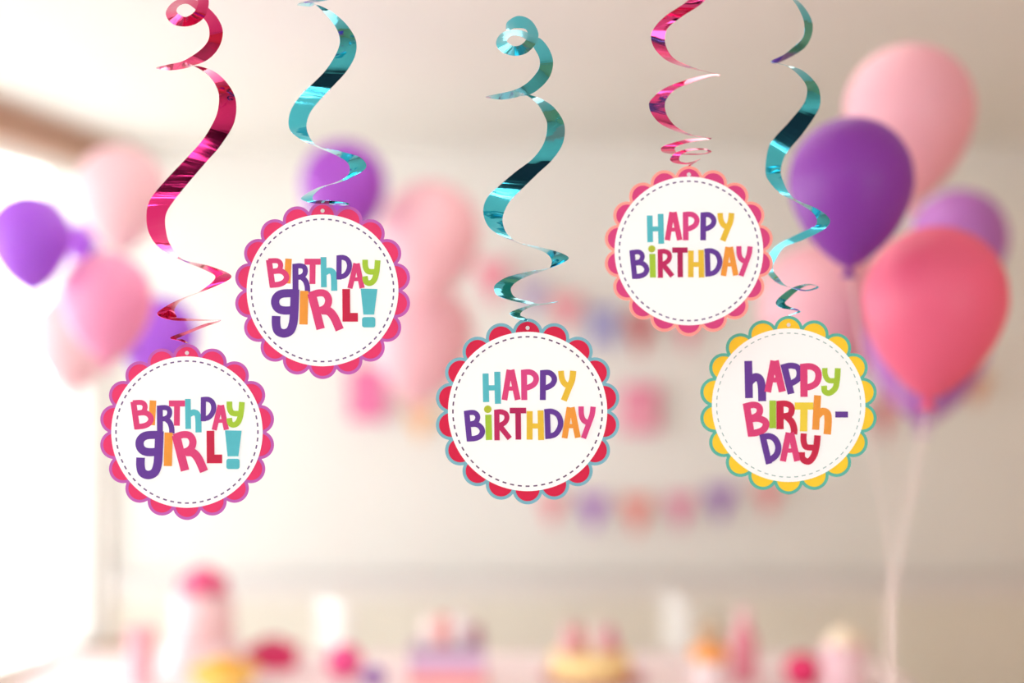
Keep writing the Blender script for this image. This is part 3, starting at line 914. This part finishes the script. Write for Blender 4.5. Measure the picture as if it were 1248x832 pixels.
# magenta gift box with bow
Y = 4.42
gb = empty('gift_box', on_table(333, Y), 'small magenta gift box with a bow right of the tall cake', 'gift box')
M_mgn = mat('magenta_wrap', (214, 44, 104), .5, .4)
M_bow = mat('pink_bow_ribbon', (232, 96, 150), .4, .5)
mb = MB(); mb.box((-.072, -.05, 0), (.072, .05, .05), M_mgn); mb.build('box_body', gb, bevel=.008)
mb = MB(); mb.box((-.077, -.055, .051), (.077, .055, .066), M_mgn); mb.build('box_lid', gb, bevel=.006)
mb = MB()
for sx in (-1, 1):
    Mx = Matrix.Translation((sx * .026, 0, .078)) @ Matrix.Rotation(sx * .5, 4, 'Y') @ Matrix.Diagonal((1.5, .8, .55, 1))
    mb.lathe([(.001, -.02), (.013, -.016), (.02, 0), (.013, .016), (.001, .02)], M_mgn, 18, M=Mx)
mb.lathe([(.001, -.01), (.008, -.006), (.009, .004), (.001, .01)], M_bow, 14, c=(0, 0, .078))
mb.build('bow', gb, smooth=True)


# paper pompoms
def pompom(x, Y, rpx, colr, label):
    R = px(rpx, Y)
    m = mat('tissue_paper', colr, .85, .2, vary=.1, nscale=40)
    rnd = random.Random(int(x))
    prof = [(max(.001, R * math.sin(PI * i / 14)), R * (1 - math.cos(PI * i / 14))) for i in range(15)]
    o = one(lambda b, mm: b.lathe(prof, mm, 48, wob=lambda a, i: 1 + .07 * math.sin(a * 9 + i * 1.7) + .03 * math.sin(a * 17 - i)), m, 'tissue_pompom', loc=on_table(x, Y), smooth=True)
    return tag(o, label, 'pompom', 'tissue pompoms on the table')


pompom(420, 4.25, 21, (236, 92, 148), 'bright pink tissue pompom left of the lilac box')
pompom(455, 4.12, 13, (140, 96, 172), 'small purple tissue pompom beside the bright pink one')
pompom(978, 4.12, 21, (222, 64, 112), 'deep pink tissue pompom left of the dotted cup')
# lilac treat box with rolls
Y = 4.2
tbx = empty('treat_box', on_table(546, Y), 'lilac open box with a coral base in the middle of the table', 'box')
M_lil = mat('lilac_card', (216, 176, 208), .7, .3, vary=.06, nscale=25)
M_cor = mat('coral_card', (242, 150, 130), .7, .3)
w2, d2, h2 = .108, .06, .112
mb = MB()
mb.box((-w2, -d2, .03), (w2, -d2 + .005, h2), M_lil); mb.box((-w2, d2 - .005, .03), (w2, d2, h2), M_lil)
mb.box((-w2, -d2 + .005, .03), (-w2 + .005, d2 - .005, h2), M_lil); mb.box((w2 - .005, -d2 + .005, .03), (w2, d2 - .005, h2), M_lil)
mb.build('box_walls', tbx)
mb = MB(); mb.box((-w2 - .003, -d2 - .003, 0), (w2 + .003, d2 + .003, .03), M_cor); mb.build('box_base', tbx, bevel=.002)
mb = MB(); mb.box((-w2 - .002, -d2 - .002, h2 - .022), (w2 + .002, -d2, h2), mat('grey_lilac_band', (172, 164, 186), .7, .3)); mb.build('box_band', tbx)
for i, (dx, c, top, lab) in enumerate(((-.058, (246, 232, 230), .19, 'white roll, leftmost standing in the lilac box'), (-.014, (234, 160, 160), .2, 'rose pink roll standing in the lilac box'),
                                 (.036, (240, 232, 236), .205, 'white roll right of the rose pink roll in the lilac box'), (.08, (178, 128, 146), .17, 'dusky mauve roll, rightmost standing in the lilac box'))):
    r = .019
    o = one(lambda b, m: b.lathe([(.001, 0), (r, 0), (r, top - .045), (r * .8, top - .036), (.001, top - .032)], m, 24), mat('sweet_roll', c, .6, .3), 'sweet_roll', loc=Vector(on_table(546, Y)) + Vector((dx, .005 * (-1) ** i, .032)), smooth=True)
    tag(o, lab, 'sweet', 'rolls standing in the lilac box')
# cream cake on plate with kisses
Y = 4.22
pl = tag(one(lambda b, m: b.lathe([(.001, 0), (.125, 0), (.155, .01), (.158, .014), (.15, .014), (.125, .006), (.001, .006)], m, 56), mat('rose_plate', (206, 122, 128), .35, .5), 'cake_plate', loc=on_table(722, Y), smooth=True), 'rose red plate under the cream cake', 'plate')
cc = tag(empty('cream_cake', Vector(on_table(719, Y)) + Vector((0, 0, .0075))), 'low round cream cake on the rose red plate', 'cake')
one(lambda b, m: b.lathe([(.001, 0), (.115, 0), (.118, .008), (.118, .066), (.11, .076), (.001, .078)], m, 64, wob=lambda a, i: 1 + .012 * math.sin(a * 20)), mat('cream_icing_gold', (240, 214, 150), .5, .4), 'cake_body', cc, smooth=True)
for dx, dy, c, h in ((-.064, -.02, (238, 184, 190), .095), (-.032, .03, (220, 140, 140), .085), (.024, -.01, (240, 214, 214), .1), (.06, .015, (222, 124, 154), .08)):
    prof = [(.001, 0), (.026, 0), (.029, .012), (.02, .02), (.024, .03), (.014, .042), (.017, .05), (.006, h - .01), (.001, h)]
    o = one(lambda b, m: b.lathe(prof, m, 24), mat('frosting', c, .5, .4), 'frosting_peak', cc, loc=(dx, dy, .078), smooth=True)
# jar with orange lid
Y = 4.12
jr = empty('lidded_jar', on_table(865, Y), 'white jar with an orange lid and tan knob', 'jar')
one(lambda b, m: b.lathe([(.001, 0), (.046, 0), (.05, .006), (.05, .072), (.044, .08), (.001, .08)], m, 40), mat('white_ceramic', (238, 222, 224), .35, .5), 'jar_body', jr, smooth=True)
one(lambda b, m: b.lathe([(.001, .081), (.053, .081), (.055, .086), (.053, .112), (.04, .124), (.001, .126)], m, 40), mat('orange_lid', (246, 164, 84), .4, .5), 'jar_lid', jr, smooth=True)
one(lambda b, m: b.lathe([(.001, .127), (.018, .127), (.02, .135), (.034, .15), (.036, .165), (.024, .182), (.001, .188)], m, 32), mat('tan_knob', (200, 172, 140), .5, .4), 'jar_knob', jr, smooth=True)
# pink bottle
Y = 4.22
bt = empty('pink_bottle', on_table(906, Y), 'slim pink bottle standing behind the orange-lidded jar', 'bottle')
one(lambda b, m: b.lathe([(.001, 0), (.036, 0), (.039, .006), (.039, .115), (.034, .135), (.02, .155), (.018, .18), (.001, .18)], m, 36), mat('pink_gloss', (234, 150, 168), .25, .5), 'bottle_body', bt, smooth=True)
one(lambda b, m: b.lathe([(.001, .181), (.021, .181), (.022, .185), (.021, .212), (.001, .215)], m, 28), mat('pale_cap', (244, 204, 208), .4, .5), 'bottle_cap', bt, smooth=True)
# dotted cup with cream
Y = 4.05
dc = empty('dotted_cup', on_table(1028, Y), 'wide pale cup with pink dots at right end of the table', 'cup')
one(lambda b, m: b.lathe([(.001, 0), (.05, 0), (.052, .005), (.065, .135), (.067, .138), (.065, .141), (.062, .137), (.05, .01), (.001, .008)], m, 44), stripes_mat('dotted_paper', (244, 214, 222), (222, 128, 156), 42, mode='dot'), 'cup_shell', dc, smooth=True)
one(lambda b, m: b.lathe([(.001, .1), (.056, .105), (.06, .137), (.05, .155), (.03, .175), (.012, .19), (.001, .192)], m, 36, wob=lambda a, i: 1 + .03 * math.sin(5 * a + i)), mat('whipped_cream', (242, 226, 200), .6, .3), 'cream_top', dc, smooth=True)


# white side-on chairs behind the table
def chair(x, Y, rz, label):
    X = (x - HX) / F * Y
    r = empty('dining_chair', (X, Y, 0), label, 'chair', 'white chairs behind the table', rz)
    m = M_white
    mb = MB(); mb.box((-.2, -.2, .43), (.2, .2, .465), m); mb.build('seat', r, bevel=.01)
    for sx in (-1, 1):
        mb = MB(); mb.box((sx * .18 - .018, -.19, 0), (sx * .18 + .018, -.155, .43), m); mb.build('leg', r, bevel=.004)
        mb = MB(); mb.box((sx * .18 - .02, .165, 0), (sx * .18 + .02, .2, .465), m); mb.build('leg', r, bevel=.004)
    mb = MB()
    for sx in (-1, 1):
        mb.box((sx * .18 - .02, .165, .466), (sx * .18 + .02, .2, .83), m)
    for z in (.55, .66, .76):
        mb.box((-.16, .172, z), (.16, .192, z + .06), m)
    mb.build('backrest', r, bevel=.006)
    return r


chair(348, 5.25, math.radians(-70), 'white wooden chair side-on behind the table, left of the lilac box')
chair(768, 5.35, math.radians(-85), 'white wooden chair side-on behind the table, left of the orange-lidded jar')

# ------------------------------------------------------------------ light
w = bpy.data.worlds.new('bright_overcast')
scn.world = w
w.use_nodes = True
bg = w.node_tree.nodes['Background']
bg.inputs['Color'].default_value = (.975, .985, 1.0, 1)
bg.inputs['Strength'].default_value = 5.0


def portal(loc, rot, sx, sy):
    l = bpy.data.lights.new('daylight_portal', 'AREA')
    l.shape = 'RECTANGLE'; l.size = sx; l.size_y = sy
    l.cycles.is_portal = True
    o = bpy.data.objects.new('daylight_portal', l)
    COL.objects.link(o)
    o.location = loc
    o.rotation_euler = rot
    return o


for a, b in openings:
    portal(((a + b) / 2, YF - .14, (zo0 + zo1) / 2), (PI / 2, 0, 0), b - a, zo1 - zo0).rotation_euler = (PI / 2, 0, PI)
pr = portal((XR + .14, (RW[0] + RW[1]) / 2, (RW[2] + RW[3]) / 2), (0, 0, 0), RW[1] - RW[0], RW[3] - RW[2])
pr.rotation_euler = (Vector((-1, 0, 0)).to_track_quat('-Z', 'Z')).to_euler()
pc = ML @ Vector(((t0 + t1) / 2, .15, (zs + zt) / 2))
po = portal(pc, (0, 0, 0), t1 - t0, zt - zs)
po.rotation_euler = (nrm.to_track_quat('-Z', 'Z')).to_euler()
# lamps added out of view to light the tags, foil and room
def lamp(loc, size, power, col=(1, .96, .9), rot=(0, 0, 0), size_y=None):
    l = bpy.data.lights.new('added_lamp', 'AREA'); l.shape = 'RECTANGLE' if size_y else 'DISK'; l.size = size; l.size_y = size_y or size; l.energy = power; l.color = col
    o = bpy.data.objects.new('added_lamp', l); COL.objects.link(o); o.location = loc; o.rotation_euler = rot
    return o


for k, (ly, pw) in enumerate(((.1, 10), (-.45, 9), (-.95, 9))):
    lamp((0, ly, ZC - .06), 2.2, pw, (.95, .98, 1), size_y=.05)  # added strips: bright bands in the foil, light on the tags
lamp((.1, 3.3, ZC - .03), 1.6, 10, (1, .93, .84))  # added fill for the back of the room

# ------------------------------------------------------------------ camera
cam = bpy.data.cameras.new('camera')
co = bpy.data.objects.new('camera', cam)
COL.objects.link(co)
co.location = (0, 0, CZ)
co.rotation_euler = (PI / 2, 0, 0)
cam.lens = 50
cam.sensor_width = 36
cam.shift_y = (HY - 416) / 1248
cam.clip_start = .05
cam.dof.use_dof = True
cam.dof.focus_distance = YT
cam.dof.aperture_fstop = .87
scn.camera = co

scn.view_settings.view_transform = 'Standard'
scn.view_settings.look = 'None'
scn.view_settings.gamma = 1
scn.view_settings.exposure = 0
scn.view_settings.use_curve_mapping = False
